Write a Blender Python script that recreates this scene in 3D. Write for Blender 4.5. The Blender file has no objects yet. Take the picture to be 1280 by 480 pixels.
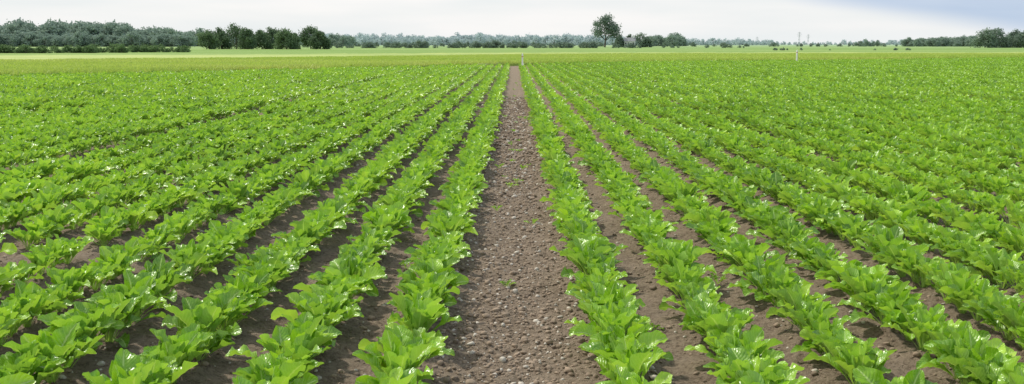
import bpy, math
import numpy as np
from mathutils import Vector
R = np.random.default_rng(7)
sc = bpy.context.scene
sc.view_settings.view_transform='Standard'; sc.view_settings.look='None'; sc.view_settings.exposure=0

# ---------------- helpers ----------------
def lattice(seed, n=256):
    return np.random.default_rng(seed).random((n,n))
LAT=[lattice(100+i) for i in range(6)]
def vnoise(x,y,f,k=0):
    L=LAT[k]; n=L.shape[0]
    x=np.asarray(x,float)*f+1000.3; y=np.asarray(y,float)*f+1000.7
    xi=np.floor(x).astype(int); yi=np.floor(y).astype(int)
    u=x-xi; v=y-yi; u=u*u*(3-2*u); v=v*v*(3-2*v)
    a=L[xi%n,yi%n]; b=L[(xi+1)%n,yi%n]; c=L[xi%n,(yi+1)%n]; d=L[(xi+1)%n,(yi+1)%n]
    return (a*(1-u)+b*u)*(1-v)+(c*(1-u)+d*u)*v-0.5

def mesh_obj(name, V, F, mat=None, smooth=False, link=True, attrs=None, uv=None):
    me=bpy.data.meshes.new(name)
    V=np.asarray(V,dtype=np.float64)
    if isinstance(F,np.ndarray):
        nf,k=F.shape
        me.vertices.add(len(V)); me.vertices.foreach_set('co',V.astype(np.float32).ravel())
        me.loops.add(nf*k); me.loops.foreach_set('vertex_index',F.astype(np.int32).ravel())
        me.polygons.add(nf); me.polygons.foreach_set('loop_start',np.arange(0,nf*k,k,dtype=np.int32))
        me.update(calc_edges=True)
    else:
        me.from_pydata([tuple(v) for v in V],[],[tuple(f) for f in F]); me.update()
    if uv is not None:
        l=me.uv_layers.new(name='UVMap')
        vi=np.empty(len(me.loops),dtype=np.int32); me.loops.foreach_get('vertex_index',vi)
        l.data.foreach_set('uv',np.asarray(uv,dtype=np.float32)[vi].ravel())
    if attrs:
        for k,a in attrs.items():
            at=me.attributes.new(k,'FLOAT','POINT'); at.data.foreach_set('value',np.asarray(a,dtype=np.float32))
    if smooth: me.polygons.foreach_set('use_smooth',[True]*len(me.polygons))
    if mat: me.materials.append(mat)
    ob=bpy.data.objects.new(name,me)
    if link: sc.collection.objects.link(ob)
    return ob

def instancer(name, P, rot, scl, idx, coll):
    me=bpy.data.meshes.new(name)
    n=len(P); me.vertices.add(n); me.vertices.foreach_set('co',np.asarray(P,dtype=np.float32).ravel())
    a=me.attributes.new('rot','FLOAT_VECTOR','POINT'); a.data.foreach_set('vector',np.asarray(rot,dtype=np.float32).ravel())
    a=me.attributes.new('scl','FLOAT_VECTOR','POINT'); a.data.foreach_set('vector',np.asarray(scl,dtype=np.float32).ravel())
    a=me.attributes.new('idx','INT','POINT'); a.data.foreach_set('value',np.asarray(idx,dtype=np.int32))
    me.update()
    ob=bpy.data.objects.new(name,me); sc.collection.objects.link(ob)
    ng=bpy.data.node_groups.new(name+'_nodes','GeometryNodeTree')
    ng.interface.new_socket('Geometry',in_out='INPUT',socket_type='NodeSocketGeometry')
    ng.interface.new_socket('Geometry',in_out='OUTPUT',socket_type='NodeSocketGeometry')
    N=ng.nodes; L=ng.links
    gi=N.new('NodeGroupInput'); go=N.new('NodeGroupOutput')
    ip=N.new('GeometryNodeInstanceOnPoints'); ci=N.new('GeometryNodeCollectionInfo')
    ci.inputs['Collection'].default_value=coll
    ci.inputs['Separate Children'].default_value=True; ci.inputs['Reset Children'].default_value=True
    def na(nm,t):
        q=N.new('GeometryNodeInputNamedAttribute'); q.data_type=t; q.inputs['Name'].default_value=nm; return q.outputs[0]
    e=N.new('FunctionNodeEulerToRotation')
    L.new(na('rot','FLOAT_VECTOR'),e.inputs[0]); L.new(e.outputs[0],ip.inputs['Rotation'])
    L.new(na('scl','FLOAT_VECTOR'),ip.inputs['Scale'])
    L.new(na('idx','INT'),ip.inputs['Instance Index'])
    ip.inputs['Pick Instance'].default_value=True
    L.new(gi.outputs[0],ip.inputs['Points']); L.new(ci.outputs[0],ip.inputs['Instance']); L.new(ip.outputs[0],go.inputs[0])
    m=ob.modifiers.new('inst','NODES'); m.node_group=ng
    return ob

class NT:
    def __init__(s,nt): s.nt=nt
    def n(s,t,**k):
        q=s.nt.nodes.new(t)
        for a,b in k.items(): setattr(q,a,b)
        return q
    def set(s,inp,v):
        if isinstance(v,bpy.types.NodeSocket): s.nt.links.new(v,inp)
        else: inp.default_value=v
    def math(s,op,a,b=0.0,c=None,clamp=False):
        q=s.n('ShaderNodeMath',operation=op,use_clamp=clamp); s.set(q.inputs[0],a); s.set(q.inputs[1],b)
        if c is not None: s.set(q.inputs[2],c)
        return q.outputs[0]
    def mix(s,f,a,b):
        q=s.n('ShaderNodeMix',data_type='RGBA'); s.set(q.inputs[0],f); s.set(q.inputs[6],a); s.set(q.inputs[7],b); return q.outputs[2]
    def noise(s,scale,detail=4,rough=.55,vec=None):
        q=s.n('ShaderNodeTexNoise'); q.inputs['Scale'].default_value=scale; q.inputs['Detail'].default_value=detail; q.inputs['Roughness'].default_value=rough
        if vec is not None: s.nt.links.new(vec,q.inputs['Vector'])
        return q.outputs[0]
    def rng(s,v,a,b,c=0.,d=1.,smooth=False):
        q=s.n('ShaderNodeMapRange'); 
        if smooth: q.interpolation_type='SMOOTHSTEP'
        s.set(q.inputs[0],v); q.inputs[1].default_value=a; q.inputs[2].default_value=b; q.inputs[3].default_value=c; q.inputs[4].default_value=d
        return q.outputs[0]
def newmat(name):
    m=bpy.data.materials.new(name); m.use_nodes=True; nt=m.node_tree
    for q in list(nt.nodes): nt.nodes.remove(q)
    t=NT(nt); out=t.n('ShaderNodeOutputMaterial'); return m,t,out
def C(r,g,b): return (r,g,b,1.0)

# ---------------- materials ----------------
def leaf_material(name, dark, mid, light, rough=0.29, transl=0.30):
    m,t,out=newmat(name)
    uv=t.n('ShaderNodeUVMap'); sep=t.n('ShaderNodeSeparateXYZ'); t.nt.links.new(uv.outputs[0],sep.inputs[0])
    au=t.math('ABSOLUTE',t.math('SUBTRACT',sep.outputs[0],0.5)); v=sep.outputs[1]
    at=t.n('ShaderNodeAttribute',attribute_name='lv'); lv=at.outputs['Fac']
    oi=t.n('ShaderNodeObjectInfo')
    geo=t.n('ShaderNodeNewGeometry')
    big=t.noise(0.35,3,.5,geo.outputs['Position'])
    f=t.math('ADD',t.math('MULTIPLY',lv,0.80),t.math('MULTIPLY',oi.outputs['Random'],0.25))
    f=t.math('ADD',f,t.rng(big,.35,.65,-.20,.14))
    c1=t.mix(t.rng(f,0.0,.45),dark,mid); c2=t.mix(t.rng(f,.45,1.0),c1,light)
    tc=t.n('ShaderNodeTexCoord'); fine=t.noise(45,3,.6,tc.outputs['Object'])
    c3=t.mix(t.rng(fine,.3,.7,0,.28),c2,C(light[0]*1.1,light[1]*1.05,light[2]))
    midrib=t.rng(au,0.02,0.055,1,0)
    vv=t.math('SUBTRACT',t.math('MULTIPLY',v,9.0),t.math('MULTIPLY',au,5.0))
    lat=t.math('ABSOLUTE',t.math('SUBTRACT',t.math('FRACT',vv),.5))
    latm=t.math('MULTIPLY',t.rng(lat,0.0,0.09,1,0),0.35)
    vein=t.math('MAXIMUM',t.math('MULTIPLY',midrib,.8),latm)
    c4=t.mix(vein,c3,C(0.52,0.68,0.24))
    c4=t.mix(t.math('MULTIPLY',geo.outputs['Backfacing'],.35),c4,C(.34,.52,.16))
    bh=t.math('ADD',t.math('MULTIPLY',lat,1.0),t.math('MULTIPLY',fine,1.2))
    bump=t.n('ShaderNodeBump'); bump.inputs['Strength'].default_value=.6; bump.inputs['Distance'].default_value=.0045
    t.nt.links.new(bh,bump.inputs['Height'])
    p=t.n('ShaderNodeBsdfPrincipled'); t.set(p.inputs['Base Color'],c4)
    t.set(p.inputs['Roughness'],t.math('ADD',t.rng(fine,.3,.7,rough-.07,rough+.12),t.math('MULTIPLY',geo.outputs['Backfacing'],.2)))
    p.inputs['Specular IOR Level'].default_value=.65
    t.nt.links.new(bump.outputs[0],p.inputs['Normal'])
    tr=t.n('ShaderNodeBsdfTranslucent')
    mm=t.n('ShaderNodeMix',data_type='RGBA',blend_type='MULTIPLY'); mm.inputs[0].default_value=1; t.set(mm.inputs[6],c4); mm.inputs[7].default_value=C(1.4,1.4,.6)
    t.nt.links.new(mm.outputs[2],tr.inputs[0])
    ms=t.n('ShaderNodeMixShader'); ms.inputs[0].default_value=transl
    t.nt.links.new(p.outputs[0],ms.inputs[1]); t.nt.links.new(tr.outputs[0],ms.inputs[2]); t.nt.links.new(ms.outputs[0],out.inputs[0])
    return m
M_beet=leaf_material('beet_leaf',C(.08,.22,.014),C(.215,.44,.018),C(.41,.64,.055))

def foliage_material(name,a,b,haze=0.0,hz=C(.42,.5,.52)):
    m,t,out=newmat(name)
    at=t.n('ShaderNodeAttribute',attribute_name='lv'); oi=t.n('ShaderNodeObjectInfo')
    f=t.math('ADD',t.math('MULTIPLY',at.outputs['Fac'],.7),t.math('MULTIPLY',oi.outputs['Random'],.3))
    c=t.mix(f,a,b); c=t.mix(haze,c,hz)  # distance haze is painted into the foliage colour, no real air
    p=t.n('ShaderNodeBsdfPrincipled'); t.set(p.inputs['Base Color'],c); p.inputs['Roughness'].default_value=.75; p.inputs['Specular IOR Level'].default_value=.2
    tr=t.n('ShaderNodeBsdfTranslucent'); t.set(tr.inputs[0],c)
    ms=t.n('ShaderNodeMixShader'); ms.inputs[0].default_value=.3
    t.nt.links.new(p.outputs[0],ms.inputs[1]); t.nt.links.new(tr.outputs[0],ms.inputs[2]); t.nt.links.new(ms.outputs[0],out.inputs[0])
    return m
def simple(name,col,rough=.8,var=.2,scale=5,bumpd=0,inst=0):
    m,t,out=newmat(name); tc=t.n('ShaderNodeTexCoord'); n=t.noise(scale,5,.6,tc.outputs['Object'])
    f=t.rng(n,.3,.7)
    if inst:
        oi=t.n('ShaderNodeObjectInfo'); f=t.math('ADD',t.math('MULTIPLY',f,1-inst),t.math('MULTIPLY',oi.outputs['Random'],inst))
    c=t.mix(f,C(*[v*(1-var) for v in col[:3]]),C(*[min(1,v*(1+var)) for v in col[:3]]))
    p=t.n('ShaderNodeBsdfPrincipled'); t.set(p.inputs['Base Color'],c); p.inputs['Roughness'].default_value=rough
    if bumpd:
        b=t.n('ShaderNodeBump'); b.inputs['Distance'].default_value=bumpd; t.nt.links.new(n,b.inputs['Height']); t.nt.links.new(b.outputs[0],p.inputs['Normal'])
    t.nt.links.new(p.outputs[0],out.inputs[0]); return m

# ---------------- field layout ----------------
EX=np.array([-400,-60,-21.6,0,50,150,900]); EY=np.array([-120,14,44,73,101,140,300.])
def edge_y(x): return np.interp(x,EX,EY)
rows=[]
x=0.485
k=0
while x<95:
    rows.append(x); k+=1
    x+=0.5+(0.12 if k in(7,) else 0)+(0.3 if k in (22,46,70) else 0)
x=-0.485;k=0
while x>-60:
    rows.append(x); k+=1
    x-=0.5+(0.35 if k in (10,20,44,68) else 0)+(0.06 if k==3 else 0)
rows=np.array(sorted(rows))

def gheight(x,y):
    x=np.asarray(x,float); y=np.asarray(y,float)
    d=np.hypot(x,y); fade=np.clip(1-(d-25)/30,0,1)
    h=.022*vnoise(x,y,2.1,0)+.026*vnoise(x,y,6.5,1)+.024*vnoise(x,y,15,2)+.018*vnoise(x,y,29,3)
    i=np.clip(np.searchsorted(rows,x),1,len(rows)-1)
    dr=np.minimum(np.abs(x-rows[i-1]),np.abs(x-rows[i]))
    h=h+.03*np.exp(-(dr/.13)**2)
    h=h-.012*np.exp(-(x/.2)**2)
    return h*fade
# ---------------- ground sheet ----------------
def graded(lo,hi,step,far,g):
    a=list(np.arange(lo,hi,step)); s=step
    up=[]; v=a[-1]
    while v<far: s*=g; v+=s; up.append(v)
    return a,up
a,up=graded(-3.6,3.6,.026,4000,1.06)
xs=np.array([-v for v in up][::-1]+a+up)
a,up=graded(3.2,11,.026,4500,1.04)
dn=[]; s=.034; v=3.2
while v>-600: s*=1.12; v-=s; dn.append(v)
ys=np.array(dn[::-1]+a+up)
X,Y=np.meshgrid(xs,ys)
Z=gheight(X,Y)
nx,ny=len(xs),len(ys)
V=np.stack([X.ravel(),Y.ravel(),Z.ravel()],1)
ii=np.arange(nx*ny).reshape(ny,nx)
F=np.stack([ii[:-1,:-1].ravel(),ii[:-1,1:].ravel(),ii[1:,1:].ravel(),ii[1:,:-1].ravel()],1)
inb=(Y.ravel()<edge_y(X.ravel())+1.0).astype(float)
m,t,out=newmat('soil_and_fields')
geo=t.n('ShaderNodeNewGeometry'); P=geo.outputs['Position']
n1=t.noise(3,6,.6,P); n2=t.noise(38,6,.7,P); n3=t.noise(140,4,.6,P); n4=t.noise(11,5,.6,P)
soil=t.mix(t.rng(n1,.3,.7),C(.185,.137,.094),C(.26,.199,.143))
soil=t.mix(t.rng(n4,.42,.62,0,.5),soil,C(.29,.225,.165))
soil=t.mix(t.rng(n2,.45,.7,0,.7),soil,C(.37,.295,.22))
soil=t.mix(t.rng(n2,.47,.3,0,.8),soil,C(.078,.052,.034))
soil=t.mix(t.rng(n3,.64,.72,0,.8),soil,C(.44,.385,.315))
mp=t.n('ShaderNodeMapping'); mp.inputs['Scale'].default_value=(.004,.012,1); t.nt.links.new(P,mp.inputs[0])
fn=t.noise(1.0,3,.5,mp.outputs[0])
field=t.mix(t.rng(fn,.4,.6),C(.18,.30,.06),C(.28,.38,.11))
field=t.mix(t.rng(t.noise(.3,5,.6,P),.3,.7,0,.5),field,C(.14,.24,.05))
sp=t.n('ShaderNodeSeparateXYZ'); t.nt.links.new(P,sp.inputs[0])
field=t.mix(t.rng(sp.outputs[1],250,1600),field,C(.31,.42,.28))  # fields pale with distance: aerial haze painted into the ground colour
at=t.n('ShaderNodeAttribute',attribute_name='beet')
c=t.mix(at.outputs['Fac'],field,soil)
p=t.n('ShaderNodeBsdfPrincipled'); t.set(p.inputs['Base Color'],c); p.inputs['Roughness'].default_value=.9; p.inputs['Specular IOR Level'].default_value=.2
b=t.n('ShaderNodeBump'); b.inputs['Distance'].default_value=.03; b.inputs['Strength'].default_value=1
hh=t.math('ADD',n2,t.math('MULTIPLY',n3,.35)); t.nt.links.new(hh,b.inputs['Height']); t.nt.links.new(b.outputs[0],p.inputs['Normal'])
t.nt.links.new(p.outputs[0],out.inputs[0])
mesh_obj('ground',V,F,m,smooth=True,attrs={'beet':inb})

# ---------------- leaf / plant builder ----------------
def leaf(rg, a0, bend, lp, lb, W, yaw, nt_p, nt_b, nu, fold, wav, base=(0,0,0), twist=0., lv=.5):
    nt_=nt_p+nt_b
    s=np.concatenate([np.linspace(0,lp,nt_p,endpoint=False), lp+np.linspace(0,1,nt_b)*lb])
    tot=lp+lb
    ang=a0-bend*(s/tot)**1.6
    ds=np.diff(s,prepend=0)
    r=np.cumsum(np.cos(ang)*ds)+.008; z=np.cumsum(np.sin(ang)*ds)
    tb=np.clip((s-lp)/lb,0,1)
    w=W*np.sin(np.pi*np.clip(tb*.93+.05,0,1)**.86)**.62
    w=np.where(s<lp,.0045,np.maximum(w,.004))
    w[-1]=W*.22
    u=np.linspace(-1,1,nu)
    S,U=np.meshgrid(s,u,indexing='ij'); Wd=w[:,None]; TB=tb[:,None]
    ph=rg.random(4)*6.28
    env=np.sin(np.pi*np.clip(TB,0,1))**.5
    off=fold*np.abs(U)**1.2*Wd + env*wav*np.abs(U)**1.8*np.sin(TB*(13+4*np.sin(ph[3]))+ph[0]+np.where(U>0,1.7,0))
    off+=env*.003*np.sin(TB*26+ph[1]+3*np.abs(U))*np.sin(np.abs(U)*7+ph[2])
    lat=U*Wd*(1-.25*fold*np.abs(U))
    tw=twist*TB
    l2=lat*np.cos(tw)-off*np.sin(tw); o2=lat*np.sin(tw)+off*np.cos(tw)
    A=ang[:,None]
    rr=r[:,None]-np.sin(A)*o2; zz=z[:,None]+np.cos(A)*o2
    side=.015*np.sin(ph[0])*(S/tot)**2*3
    l2=l2+side
    cy,sy=math.cos(yaw),math.sin(yaw)
    xx=rr*cy-l2*sy+base[0]; yy=rr*sy+l2*cy+base[1]
    Vv=np.stack([xx,yy,zz+base[2]],-1).reshape(-1,3)
    g=np.arange(nt_*nu).reshape(nt_,nu)
    Ff=np.stack([g[:-1,:-1].ravel(),g[1:,:-1].ravel(),g[1:,1:].ravel(),g[:-1,1:].ravel()],1)
    uv=np.stack([np.broadcast_to((U+1)/2,S.shape).ravel(), np.broadcast_to(TB,S.shape).ravel()],1).copy()
    pet=(S<lp-1e-6).ravel(); uv[pet,0]=.5
    return Vv,Ff,uv,np.full(len(Vv),lv)
def plant(rg,hi=True,base=(0,0,0),scale=1.0,nl=None):
    Vs,Fs,Us,Ls=[],[],[],[]; o=0
    nl=nl or int(rg.integers(16,22)) if hi else (nl or int(rg.integers(9,12)))
    y0=rg.random()*6.28
    for i in range(nl):
        f=(i+.5)/nl
        a0=math.radians(52+34*f+rg.normal()*7); bend=math.radians(56-36*f+rg.normal()*14)
        lp=(.074+.034*(1-f)+rg.normal()*.011)*scale; lp=max(lp,.03)
        lb=(.108-.040*f**2+rg.normal()*.013)*scale
        W=lb*(.36+rg.random()*.09)
        lv=np.clip(.26+.42*f+rg.normal()*.26,0,1)
        if rg.random()<.05: lv=1.25
        r=leaf(rg,a0,bend,lp,lb,W,y0+i*2.4+rg.normal()*.3,3 if hi else 1,11 if hi else 4,7 if hi else 3,
               .25+.35*f+rg.random()*.2,(.005+.007*rg.random()) if hi else .007,base,rg.normal()*.45,lv)
        Vs.append(r[0]);Fs.append(r[1]+o);Us.append(r[2]);Ls.append(r[3]);o+=len(r[0])
    return np.concatenate(Vs),np.concatenate(Fs),np.concatenate(Us),np.concatenate(Ls)

c_hi=bpy.data.collections.new('beet_plants_near')
NV=20
for i in range(NV):
    V,F,U,L_=plant(R,True)
    c_hi.objects.link(mesh_obj('beet_plant_a%02d'%i,V,F,M_beet,True,False,{'lv':L_},U))
c_lo=bpy.data.collections.new('beet_row_segments')
NL=12
for i in range(NL):
    parts=[];o=0;Vs,Fs,Us,Ls=[],[],[],[]
    for j in range(5):
        V,F,U,L_=plant(R,False,base=(R.normal()*.013,-.4+.2*j+R.normal()*.03,0),scale=1.0+.25*R.random())
        Vs.append(V);Fs.append(F+o);Us.append(U);Ls.append(L_);o+=len(V)
    c_lo.objects.link(mesh_obj('beet_segment_b%02d'%i,np.concatenate(Vs),np.concatenate(Fs),M_beet,True,False,{'lv':np.concatenate(Ls)},np.concatenate(Us)))

YS=24.0
P=[];
for rx in rows:
    if abs(rx)>24: continue
    y0=max(2.2, abs(rx)*1.0-6); y1=min(YS,float(edge_y(rx)))
    if y1<=y0: continue
    y=y0+R.random()*.2
    while y<y1:
        P.append((rx+R.normal()*.013,y)); y+=max(.10,.165+R.normal()*.03)
P=np.array(P)
keep=R.random(len(P))>.025
patch=vnoise(P[:,0],P[:,1],.45,4)
keep&=~((patch<-.41)&(R.random(len(P))<.55))
P=P[keep]
sz=1.01+.20*vnoise(P[:,0],P[:,1],.35,5)+.20*vnoise(P[:,0],P[:,1],1.6,2)+R.normal(size=len(P))*.085
sz=np.clip(sz*(1+np.clip((np.abs(P[:,0])-1)/8,0,1)*.10),.55,1.28)
extra=np.array([(-1.72,6.6),(-1.66,6.9),(3.2,9.1),(-3.1,8.0),(1.22,11.)])
P=np.concatenate([P,extra]); sz=np.concatenate([sz,np.full(len(extra),.8)])
n=len(P)
pos=np.stack([P[:,0],P[:,1],gheight(P[:,0],P[:,1])-.012],1)
rot=np.stack([R.normal(size=n)*.09,R.normal(size=n)*.09,R.random(n)*6.28],1)
scl=np.stack([sz,sz,sz*(1.05+.25*R.random(n))],1)
instancer('sugar_beet_rows',pos,rot,scl,R.integers(0,NV,n),c_hi)
P=[]
for rx in rows:
    y1=float(edge_y(rx)); y0=max(YS+.4,abs(rx)*1.0-8)
    if y1-.5<=y0: continue
    yy=np.arange(y0,y1,1.0); P+= [(rx+R.normal()*.010,v) for v in yy]
P=np.array(P)
keep=(R.random(len(P))>.02)&~((vnoise(P[:,0],P[:,1],.3,4)<-.43))
P=P[keep]; n=len(P)
sz=1.03+.24*vnoise(P[:,0],P[:,1],.12,5)+.20*vnoise(P[:,0],P[:,1],.8,2)+R.normal(size=n)*.07
sz=sz*(1+np.clip((np.abs(P[:,0])-1)/10,0,1)*.12)
pos=np.stack([P[:,0],P[:,1],gheight(P[:,0],P[:,1])-.01],1)
rot=np.stack([np.zeros(n),np.zeros(n),np.where(R.random(n)<.5,0,math.pi)+R.normal(size=n)*.02],1)
instancer('sugar_beet_rows_far',pos,rot,np.stack([sz*.95,np.ones(n)*1.04,sz*1.15],1),R.integers(0,NL,n),c_lo)

# seedlings / weeds in the track
c_w=bpy.data.collections.new('weed_seedlings_src')
for i in range(5):
    V,F,U,L_=plant(R,True,scale=.42,nl=6)
    c_w.objects.link(mesh_obj('weed_seedling_src%02d'%i,V,F,M_beet,True,False,{'lv':L_},U))
W=[(-.05,10.9),(.02,11.3),(-.12,11.8),(.1,12.6),(-.02,13.4),(.06,14.6),(-.05,16),(-.05,6.4),(.16,8.7),(-.16,9.4),(.0,18),(.04,20),(.73,5.3),(-.72,6.8),(-1.2,5.4),(1.28,6.4)]
W+= [(R.normal()*.16,v) for v in R.uniform(7,40,16)]
W=np.array(W); n=len(W)
instancer('weed_seedlings',np.stack([W[:,0],W[:,1],gheight(W[:,0],W[:,1])-.004],1),np.stack([R.normal(size=n)*.1]*2+[R.random(n)*6],1),
          np.repeat(R.uniform(.45,1.0,n)[:,None],3,1),R.integers(0,5,n),c_w)

# ---------------- clods & stones ----------------
def rock(rg,sub=2):
    import bmesh
    bm=bmesh.new(); bmesh.ops.create_icosphere(bm,subdivisions=sub,radius=1)
    V=np.array([v.co[:] for v in bm.verts]); F=np.array([[v.index for v in f.verts] for f in bm.faces]); bm.free()
    for _ in range(9):
        d=rg.normal(size=3); d/=np.linalg.norm(d); h=.55+.35*rg.random()
        q=V@d; V=V-np.outer(np.maximum(q-h,0)*.9,d)
    V*=1+.07*rg.normal(size=(len(V),1)); V*=np.array([1,.75+.3*rg.random(),.5+.25*rg.random()])
    return V,F
M_clod=simple('soil_clod',(.26,.195,.14),.95,.45,1.2,0,.6)
M_st=simple('field_stone',(.49,.44,.37),.75,.3,1.3,0,.6)
c_c=bpy.data.collections.new('clods_src')
for i in range(9):
    V,F=rock(R); c_c.objects.link(mesh_obj('clod_c%02d'%i,V,F,M_clod if i<6 else M_st,True,False))
n=46000
yy=3.0+ (R.random(n)**1.6)*27; xx=(R.random(n)*2-1)*(yy*.55+.5)
cen=R.random(n)<.5; xx=np.where(cen,R.normal(size=n)*.28,xx)
s=.0035+.014*R.random(n)**4+.003*R.random(n)
s=np.where(R.random(n)<.016,.014+.015*R.random(n),s)
s*=np.clip(yy/9,1,1.6)
pick=np.where(R.random(n)<.88,R.integers(0,6,n),R.integers(6,9,n))
instancer('soil_clods_and_stones',np.stack([xx,yy,gheight(xx,yy)+s*.15],1),np.stack([R.normal(size=n)*.3,R.normal(size=n)*.3,R.random(n)*6.28],1),np.repeat(s[:,None],3,1),pick,c_c)

# ---------------- grain field strip ----------------
m,t,out=newmat('grain_crop'); geo=t.n('ShaderNodeNewGeometry'); at=t.n('ShaderNodeAttribute',attribute_name='lv')
mp=t.n('ShaderNodeMapping'); mp.inputs['Scale'].default_value=(.02,.09,1); t.nt.links.new(geo.outputs['Position'],mp.inputs[0])
g=t.math('ADD',t.rng(t.noise(1,4,.6,mp.outputs[0]),.35,.65,0,.7),t.math('MULTIPLY',at.outputs['Fac'],.35))
c=t.mix(g,C(.36,.52,.07),C(.52,.60,.14))
p=t.n('ShaderNodeBsdfPrincipled'); t.set(p.inputs['Base Color'],c); p.inputs['Roughness'].default_value=.7; 
tr=t.n('ShaderNodeBsdfTranslucent'); t.set(tr.inputs[0],c); ms=t.n('ShaderNodeMixShader'); ms.inputs[0].default_value=.35
t.nt.links.new(p.outputs[0],ms.inputs[1]); t.nt.links.new(tr.outputs[0],ms.inputs[2]); t.nt.links.new(ms.outputs[0],out.inputs[0]); M_grain=m
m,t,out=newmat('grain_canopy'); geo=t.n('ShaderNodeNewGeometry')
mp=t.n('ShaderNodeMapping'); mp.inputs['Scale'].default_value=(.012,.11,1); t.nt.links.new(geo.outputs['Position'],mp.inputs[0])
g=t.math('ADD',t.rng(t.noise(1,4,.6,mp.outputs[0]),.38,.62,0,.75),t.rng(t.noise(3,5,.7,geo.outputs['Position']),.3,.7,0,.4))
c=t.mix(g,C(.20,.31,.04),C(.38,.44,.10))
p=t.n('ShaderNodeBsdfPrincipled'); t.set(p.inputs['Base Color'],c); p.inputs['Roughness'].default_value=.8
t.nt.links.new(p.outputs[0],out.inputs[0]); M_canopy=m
FX=np.array([-400,-90,-40,0,60,150,900]); FY=np.array([60,118,125,160,165,190,340.])
gx=np.concatenate([np.linspace(-400,-80,20),np.linspace(-78,120,340),np.linspace(125,900,30)])
nt_=60; tt=np.linspace(0,1,nt_)
GX=np.repeat(gx[:,None],nt_,1); e0=edge_y(gx)+.6+.8*vnoise(gx,gx*0,.6,1); e1=np.maximum(np.interp(gx,FX,FY),e0+12)
GY=e0[:,None]+(e1-e0)[:,None]*tt[None]
GZ=.22+.08*vnoise(GX,GY,1.3,2)+.08*vnoise(GX,GY,.3,3); GZ[:,0]=.0; GZ[:,-1]=.0; GZ[:,1]*=.9
GY[:,1]=GY[:,0]+.15
g=np.arange(GX.size).reshape(GX.shape)
F=np.stack([g[:-1,:-1].ravel(),g[1:,:-1].ravel(),g[1:,1:].ravel(),g[:-1,1:].ravel()],1)
mesh_obj('grain_field',np.stack([GX.ravel(),GY.ravel(),GZ.ravel()],1),F,M_canopy,True,attrs={'lv':np.full(GX.size,.4)})
c_g=bpy.data.collections.new('grain_src')
for i in range(5):
    nb=420; bx=R.uniform(-1,1,nb);by=R.uniform(-1,1,nb);h=R.uniform(.12,.26,nb);ya=R.random(nb)*6.28;w=.022
    ln=R.normal(size=(nb,2))*.14
    A=np.stack([bx-np.cos(ya)*w,by-np.sin(ya)*w,bx*0],1);B=np.stack([bx+np.cos(ya)*w,by+np.sin(ya)*w,bx*0],1)
    D=np.stack([bx+ln[:,0]+np.cos(ya)*w*.6,by+ln[:,1]+np.sin(ya)*w*.6,h],1);E=np.stack([bx+ln[:,0]-np.cos(ya)*w*.6,by+ln[:,1]-np.sin(ya)*w*.6,h],1)
    V=np.stack([A,B,D,E],1).reshape(-1,3);F=np.arange(nb*4).reshape(nb,4)
    c_g.objects.link(mesh_obj('grain_g%02d'%i,V,F,M_grain,False,False,{'lv':np.repeat(R.random(nb),4)}))
P=[]
for xx in np.arange(-75,95,1.7):
    e=float(edge_y(xx)); 
    for yy in np.arange(e+.6,min(e+45,130),1.7):
        if abs(xx)<.62*yy+6: P.append((xx+R.normal()*.3,yy+R.normal()*.3))
P=np.array(P);n=len(P)
instancer('grain_crop_stalks',np.stack([P[:,0],P[:,1],np.full(n,.16)],1),np.stack([np.zeros(n),np.zeros(n),R.random(n)*6],1),np.repeat(R.uniform(.8,1.15,n)[:,None],3,1),R.integers(0,5,n),c_g)

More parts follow.
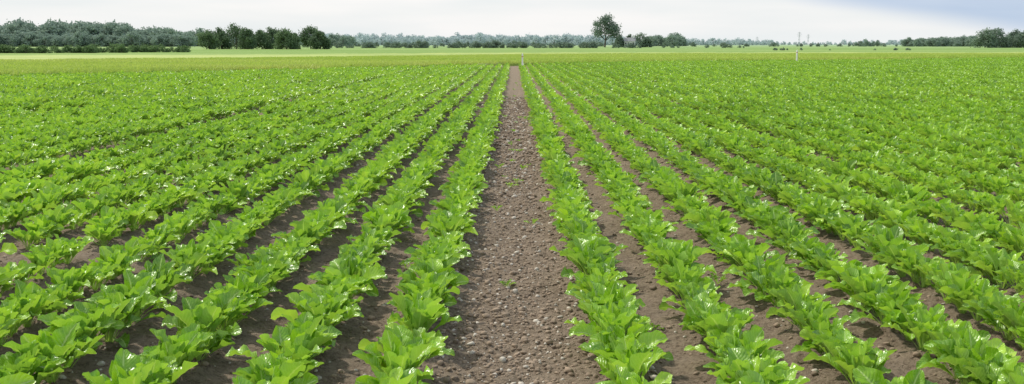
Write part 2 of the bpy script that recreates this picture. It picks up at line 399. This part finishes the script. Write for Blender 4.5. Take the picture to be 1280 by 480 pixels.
# ---------------- trees ----------------
M_bark=simple('bark',(.12,.095,.075),.9,.3,3)
def cone(a,b,ra,rb,k=7):
    a=np.array(a,float);b=np.array(b,float);d=b-a;d/=np.linalg.norm(d)
    u=np.cross(d,[0.3,.9,.1]);u/=np.linalg.norm(u);v=np.cross(d,u)
    th=np.arange(k)*2*math.pi/k
    r=np.cos(th)[:,None]*u+np.sin(th)[:,None]*v
    V=np.concatenate([a+r*ra,b+r*rb]); F=np.array([[i,(i+1)%k,(i+1)%k+k,i+k] for i in range(k)])
    return V,F
def tree_geo(rg,H,Wd,trunk_f=.22,lobes=11,n=2600,ls=.2,bushy=False):
    wV,wF,o=[],[],0
    def add(r):
        nonlocal o
        wV.append(r[0]);wF.append(r[1]+o);o+=len(r[0])
    tr=H*.026
    top=np.array([rg.normal()*.03*H,rg.normal()*.03*H,H*.72]); prev=np.zeros(3)
    for i in range(1,5):
        q=top*i/4+np.array([rg.normal()*.01*H,rg.normal()*.01*H,0]); add(cone(prev,q,tr*(1.25-.25*i),tr*(1.0-.22*i)+.01)); prev=q
    LB=[]
    for i in range(lobes):
        f=(i+.5)/lobes
        z=H*(trunk_f+.13+(.85-trunk_f-.1)*f)
        rad=Wd*.5*math.sin(math.pi*min(1,(.30+.66*f)))**.8
        a=i*2.4+rg.normal()*.4; rr=rad*(.40+.35*rg.random())
        c=np.array([math.cos(a)*rr,math.sin(a)*rr,z+rg.normal()*.03*H])
        s=np.array([1,1,.72+.2*rg.random()])*Wd*(.17+.10*rg.random())*(1.1-.35*f)
        LB.append((c,s)); st=top*(max(.28,f*.8)); add(cone(st,c,tr*.4,tr*.1,5))
    vol=np.array([np.prod(s) for c,s in LB])**.75; vol/=vol.sum()
    k=rg.choice(len(LB),n,p=vol); d=rg.normal(size=(n,3)); d/=np.linalg.norm(d,axis=1)[:,None]
    r=rg.random(n)**.45*(1+.18*rg.normal(size=n))
    cc=np.array([c for c,s in LB])[k]; ss=np.array([s for c,s in LB])[k]
    p=cc+d*ss*r[:,None]; p[:,2]=np.maximum(p[:,2],H*trunk_f*.6+.05)
    nrm=d+rg.normal(size=(n,3))*.9; nrm/=np.linalg.norm(nrm,axis=1)[:,None]
    u=np.cross(nrm,rg.normal(size=(n,3)));u/=np.linalg.norm(u,axis=1)[:,None];v=np.cross(nrm,u)
    L=ls*(.6+.8*rg.random(n))[:,None]
    Vl=np.stack([p-u*L,p-v*L*.6,p+u*L,p+v*L*.6],1).reshape(-1,3); Fl=np.arange(4*n).reshape(n,4)
    lobe_l=rg.random(len(LB))[k]
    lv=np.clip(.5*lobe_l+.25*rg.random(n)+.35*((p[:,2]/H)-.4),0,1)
    return (np.concatenate(wV),np.concatenate(wF)),(Vl,Fl,np.repeat(lv,4))
def tree(name,loc,H,Wd,mat,seed,**k):
    w,l=tree_geo(np.random.default_rng(seed),H,Wd,**k)
    e=bpy.data.objects.new(name,None); sc.collection.objects.link(e); e.location=loc
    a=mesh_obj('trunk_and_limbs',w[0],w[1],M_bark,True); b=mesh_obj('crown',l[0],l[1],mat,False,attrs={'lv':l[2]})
    a.parent=e;b.parent=e
    return e
f_=1300.
def px(u,d): return (u-640)/f_*d
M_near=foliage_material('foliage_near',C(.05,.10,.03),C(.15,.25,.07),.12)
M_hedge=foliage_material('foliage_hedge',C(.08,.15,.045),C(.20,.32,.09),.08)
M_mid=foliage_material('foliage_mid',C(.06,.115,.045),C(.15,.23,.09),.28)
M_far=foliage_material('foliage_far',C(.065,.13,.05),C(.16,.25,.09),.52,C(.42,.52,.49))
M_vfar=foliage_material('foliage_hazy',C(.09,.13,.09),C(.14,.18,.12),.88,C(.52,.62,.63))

def top_h(y,d): return 1.5+(55-y)*d/f_
for i,(u,y,w) in enumerate([(262,38,26),(277,35,24),(296,31,34),(309,35,22),(327,37,24),(340,34,26),(357,36,26),(366,40,16),(388,33,28),(400,38,20)]):
    d=300+ (i%3)*7
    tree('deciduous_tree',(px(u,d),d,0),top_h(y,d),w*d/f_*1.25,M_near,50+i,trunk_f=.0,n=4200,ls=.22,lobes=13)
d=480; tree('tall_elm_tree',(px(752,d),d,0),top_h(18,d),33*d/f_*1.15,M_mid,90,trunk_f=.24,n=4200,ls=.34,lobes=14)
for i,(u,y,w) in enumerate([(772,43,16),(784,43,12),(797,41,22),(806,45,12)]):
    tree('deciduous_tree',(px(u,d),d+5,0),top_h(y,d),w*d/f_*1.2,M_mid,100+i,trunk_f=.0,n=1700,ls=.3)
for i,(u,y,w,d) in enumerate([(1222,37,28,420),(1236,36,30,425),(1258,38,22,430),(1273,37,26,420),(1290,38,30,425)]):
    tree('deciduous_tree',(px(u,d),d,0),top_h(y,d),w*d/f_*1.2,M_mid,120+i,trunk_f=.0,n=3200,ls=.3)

def src(name,mat,hs,seed,n=1000,ls=.55,asp=1.0,tf=.05):
    c=bpy.data.collections.new(name)
    for i in range(6):
        w,l=tree_geo(np.random.default_rng(seed+i),hs,hs*asp,trunk_f=tf,n=n,ls=ls,lobes=9)
        me=mesh_obj(name+'_%02d'%i,np.concatenate([w[0],l[0]]),np.concatenate([w[1],l[1]+len(w[0])]),None,False,False,{'lv':np.concatenate([np.zeros(len(w[0])),l[2]])})
        me.data.materials.append(mat); me.data.materials.append(M_bark)
        mi=np.zeros(len(me.data.polygons),dtype=np.int32); mi[:len(w[1])]=1; me.data.polygons.foreach_set('material_index',mi)
        c.objects.link(me)
    return c
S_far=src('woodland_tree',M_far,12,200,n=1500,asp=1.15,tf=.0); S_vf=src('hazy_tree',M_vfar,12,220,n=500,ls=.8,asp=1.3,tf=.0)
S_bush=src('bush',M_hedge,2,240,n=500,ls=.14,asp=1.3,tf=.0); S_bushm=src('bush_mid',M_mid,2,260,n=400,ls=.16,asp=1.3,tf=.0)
def mass(name,coll,segs,hs,seed):
    rg=np.random.default_rng(seed); P=[];S=[];
    for (u0,u1,y0,y1,d,dens,jit) in segs:
        n=max(1,int(abs(u1-u0)*dens)); 
        for i in range(n):
            fr=(i+rg.random())/n; u=u0+(u1-u0)*fr; dd=d*(1+rg.random()*jit); y=y0+(y1-y0)*fr+rg.normal()*1.4
            H=max(.3,top_h(y,dd)) ; H*=rg.uniform(.78,1.06); P.append((px(u,dd),dd,0)); s=H/hs; S.append((s*rg.uniform(.9,1.35),s*rg.uniform(.9,1.35),s))
    n=len(P); return instancer(name,np.array(P),np.stack([np.zeros(n),np.zeros(n),rg.random(n)*6.28],1),np.array(S),rg.integers(0,6,n),coll)
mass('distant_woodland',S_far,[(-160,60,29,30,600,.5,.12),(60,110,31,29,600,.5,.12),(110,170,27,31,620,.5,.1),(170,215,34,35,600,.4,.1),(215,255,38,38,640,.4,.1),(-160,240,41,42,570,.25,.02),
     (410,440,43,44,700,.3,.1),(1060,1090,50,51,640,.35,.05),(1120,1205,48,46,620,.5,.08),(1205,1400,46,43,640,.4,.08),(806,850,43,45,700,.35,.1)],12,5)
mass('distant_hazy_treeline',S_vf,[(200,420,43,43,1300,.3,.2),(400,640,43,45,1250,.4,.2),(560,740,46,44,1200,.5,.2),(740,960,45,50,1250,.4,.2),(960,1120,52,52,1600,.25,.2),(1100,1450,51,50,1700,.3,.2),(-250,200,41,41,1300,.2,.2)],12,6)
def bushes(name,coll,segs,seed):
    rg=np.random.default_rng(seed);P=[];S=[]
    for (u0,u1,d,h,n) in segs:
        for i in range(n):
            u=u0+(u1-u0)*rg.random() if h<2.9 and n<30 else u0+(u1-u0)*(i+rg.random())/n
            dd=d*(1+rg.random()*.02); P.append((px(u,dd),dd,0)); s=h/2*rg.uniform(.5,1.2); S.append((s*rg.uniform(.9,1.7),s*rg.uniform(.9,1.5),s))
    n=len(P); instancer(name,np.array(P),np.stack([np.zeros(n),np.zeros(n),rg.random(n)*6.28],1),np.array(S),rg.integers(0,6,n),coll)
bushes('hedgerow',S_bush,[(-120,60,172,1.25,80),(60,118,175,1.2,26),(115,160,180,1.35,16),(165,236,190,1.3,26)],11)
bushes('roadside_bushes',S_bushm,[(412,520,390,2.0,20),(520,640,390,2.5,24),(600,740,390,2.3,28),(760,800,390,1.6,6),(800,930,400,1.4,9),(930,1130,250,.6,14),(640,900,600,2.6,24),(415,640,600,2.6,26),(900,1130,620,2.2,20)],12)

# ---------------- buildings ----------------
def box(a,b):
    x0,y0,z0=a;x1,y1,z1=b
    V=[(x0,y0,z0),(x1,y0,z0),(x1,y1,z0),(x0,y1,z0),(x0,y0,z1),(x1,y0,z1),(x1,y1,z1),(x0,y1,z1)]
    F=[(0,3,2,1),(4,5,6,7),(0,1,5,4),(1,2,6,5),(2,3,7,6),(3,0,4,7)]
    return V,F
M_white=simple('white_render',(.78,.78,.76),.7,.05,1);M_glass=simple('window_glass',(.05,.06,.07),.2,.2,1);M_slate=simple('slate',(.22,.23,.24),.7,.2,2)
def house(name,loc,w,dp,h,rh,mw,mr,rz=0):
    e=bpy.data.objects.new(name,None);sc.collection.objects.link(e);e.location=loc;e.rotation_euler=(0,0,rz)
    def ch(n,V,F,m): o=mesh_obj(n,V,F,m);o.parent=e
    ch('walls',*box((-w/2,-dp/2,0),(w/2,dp/2,h)),mw)
    V=[(-w/2,-dp/2,h+.01),(w/2,-dp/2,h+.01),(w/2,dp/2,h+.01),(-w/2,dp/2,h+.01),(-w/2,0,h+rh-.1),(w/2,0,h+rh-.1)]
    ch('gables',V,[(0,4,3),(1,2,5)],mw)
    o=.35;V=[(-w/2-o,-dp/2-o,h-.12),(w/2+o,-dp/2-o,h-.12),(w/2+o,dp/2+o,h-.12),(-w/2-o,dp/2+o,h-.12),(-w/2-o,0,h+rh),(w/2+o,0,h+rh)]
    ch('roof',V,[(0,1,5,4),(2,3,4,5)],mr)
    ch('chimney',*box((w*.25,-.3,h+rh*.6),(w*.25+.6,.3,h+rh+.8)),mw)
    for i in range(4):
        if i==2: continue
        xx=-w/2+w*(i+.5)/4; ch('window_%d'%i,*box((xx-.4,-dp/2-.04,1),(xx+.4,-dp/2-.005,2.2)),M_glass)
    xx=-w/2+w*2.5/4; ch('door',*box((xx-.45,-dp/2-.05,.02),(xx+.45,-dp/2-.005,2.1)),M_slate)
house('white_house',(px(783,478),478,0),4.6,4,2.8,1.6,M_white,M_slate,-.2)

# ---------------- pylons ----------------
M_steel=simple('galvanised_steel',(.50,.52,.54),.5,.1,1)
def pylon(loc,H):
    e=bpy.data.objects.new('electricity_pylon',None);sc.collection.objects.link(e);e.location=loc
    Vs,Fs,o=[],[],0
    def seg(a,b,r):
        nonlocal o
        v,f=cone(a,b,r,r,4);Vs.append(v);Fs.append(f+o);o+=len(v)
    lv=[(0,H*.085),(H*.25,H*.06),(H*.5,H*.038),(H*.75,H*.022),(H,H*.006)]
    for (z0,r0),(z1,r1) in zip(lv,lv[1:]):
        c=[(-1,-1),(1,-1),(1,1),(-1,1)]
        for i in range(4):
            a,b=c[i],c[(i+1)%4]
            seg((a[0]*r0,a[1]*r0,z0),(a[0]*r1,a[1]*r1,z1),.07)
            seg((a[0]*r0,a[1]*r0,z0),(b[0]*r1,b[1]*r1,z1),.04); seg((b[0]*r0,b[1]*r0,z0),(a[0]*r1,a[1]*r1,z1),.04)
    m=mesh_obj('lattice_mast',np.concatenate(Vs),np.concatenate(Fs),M_steel);m.parent=e
    Vs,Fs,o=[],[],0
    for z,w in((H*.7,H*.13),(H*.82,H*.17),(H*.93,H*.11)):
        seg((-w,0,z),(w,0,z),.1);seg((-w,0,z),(0,0,z+H*.04),.06);seg((w,0,z),(0,0,z+H*.04),.06)
        for q in(-w,w): seg((q,0,z),(q,0,z-1.2),.08)
    m=mesh_obj('crossarms',np.concatenate(Vs),np.concatenate(Fs),M_steel);m.parent=e
for u,d,y in((992,1300,40),(1003,1500,43),(940,1600,46)): pylon((px(u,d),d,0),top_h(y,d))

# ---------------- marker stakes ----------------
M_stake=simple('white_painted_wood',(.84,.83,.80),.6,.06,12);M_red=simple('faded_red_paint',(.5,.16,.08),.6,.2,10)
def stake(loc,H,r=.05):
    e=bpy.data.objects.new('marker_stake',None);sc.collection.objects.link(e);e.location=loc
    V=[];F=[]
    for z,k in((-.2,1),(H-.1,1),(H,.25)):
        V+=[(-r*k,-r*k,z),(r*k,-r*k,z),(r*k,r*k,z),(-r*k,r*k,z)]
    for j in(0,4):
        for i in range(4): F.append((j+i,j+(i+1)%4,j+4+(i+1)%4,j+4+i))
    F.append((8,9,10,11)); o=mesh_obj('shaft',V,F,M_stake);o.parent=e
    q=r+.003;V,F=box((-q,-q,H-.24),(q,q,H-.19));o=mesh_obj('painted_band',V,F,M_red);o.parent=e
stake((px(650,62),62,0),1.5-11*62/f_);stake((px(990,80),80,0),1.5-7*80/f_)

# ---------------- world ----------------
EL=math.radians(50);AZ=math.radians(-48)
w=bpy.data.worlds.new('World');sc.world=w;w.use_nodes=True;nt=w.node_tree
for q in list(nt.nodes): nt.nodes.remove(q)
t=NT(nt);out=t.n('ShaderNodeOutputWorld');bg=t.n('ShaderNodeBackground');bg.inputs[1].default_value=.1
sky=t.n('ShaderNodeTexSky',sky_type='NISHITA');sky.sun_disc=False;sky.sun_elevation=EL;sky.sun_rotation=AZ%(2*math.pi);sky.air_density=1.2;sky.dust_density=2
tc=t.n('ShaderNodeTexCoord');sp=t.n('ShaderNodeSeparateXYZ');nt.links.new(tc.outputs['Generated'],sp.inputs[0])
mp=t.n('ShaderNodeMapping');mp.inputs['Scale'].default_value=(3.0,3.0,22);nt.links.new(tc.outputs['Generated'],mp.inputs[0])
cn=t.noise(1.6,4,.45,mp.outputs[0])
zc=t.math('MINIMUM',sp.outputs[2],.08)
s=t.math('ADD',sp.outputs[0],t.math('MULTIPLY',zc,5.6)); s=t.math('ADD',s,t.math('MULTIPLY',t.math('SUBTRACT',cn,.5),.14))
bank=t.rng(s,.44,.55,0,1,True)
white=t.mix(t.rng(cn,.36,.64),C(8.7,9.1,9.2),C(10.0,9.9,9.8))
blue=t.mix(t.rng(cn,.38,.64),C(5.2,6.4,8.2),C(6.3,7.3,8.8))
cl=t.mix(bank,white,blue)
hz=t.rng(sp.outputs[2],0,.014,.5,0); cl=t.mix(hz,cl,C(8.9,9.4,9.5))
col=t.mix(.93,sky.outputs[0],cl)
nt.links.new(col,bg.inputs[0]);nt.links.new(bg.outputs[0],out.inputs[0])
sd=Vector((math.sin(AZ)*math.cos(EL),math.cos(AZ)*math.cos(EL),math.sin(EL)))
l=bpy.data.lights.new('sun','SUN');l.energy=3.6;l.angle=math.radians(3);l.color=(1,.95,.84)
lo=bpy.data.objects.new('sun',l);sc.collection.objects.link(lo);lo.rotation_euler=sd.to_track_quat('Z','Y').to_euler()
# ---------------- camera ----------------
cd=bpy.data.cameras.new('camera');cam=bpy.data.objects.new('camera',cd);sc.collection.objects.link(cam);sc.camera=cam
cd.lens=36*f_/1280;cd.sensor_width=36;cd.clip_start=.05;cd.clip_end=12000
cam.location=(0,0,1.5);cam.rotation_euler=(math.radians(90)-math.atan(185/f_),0,math.radians(.13))
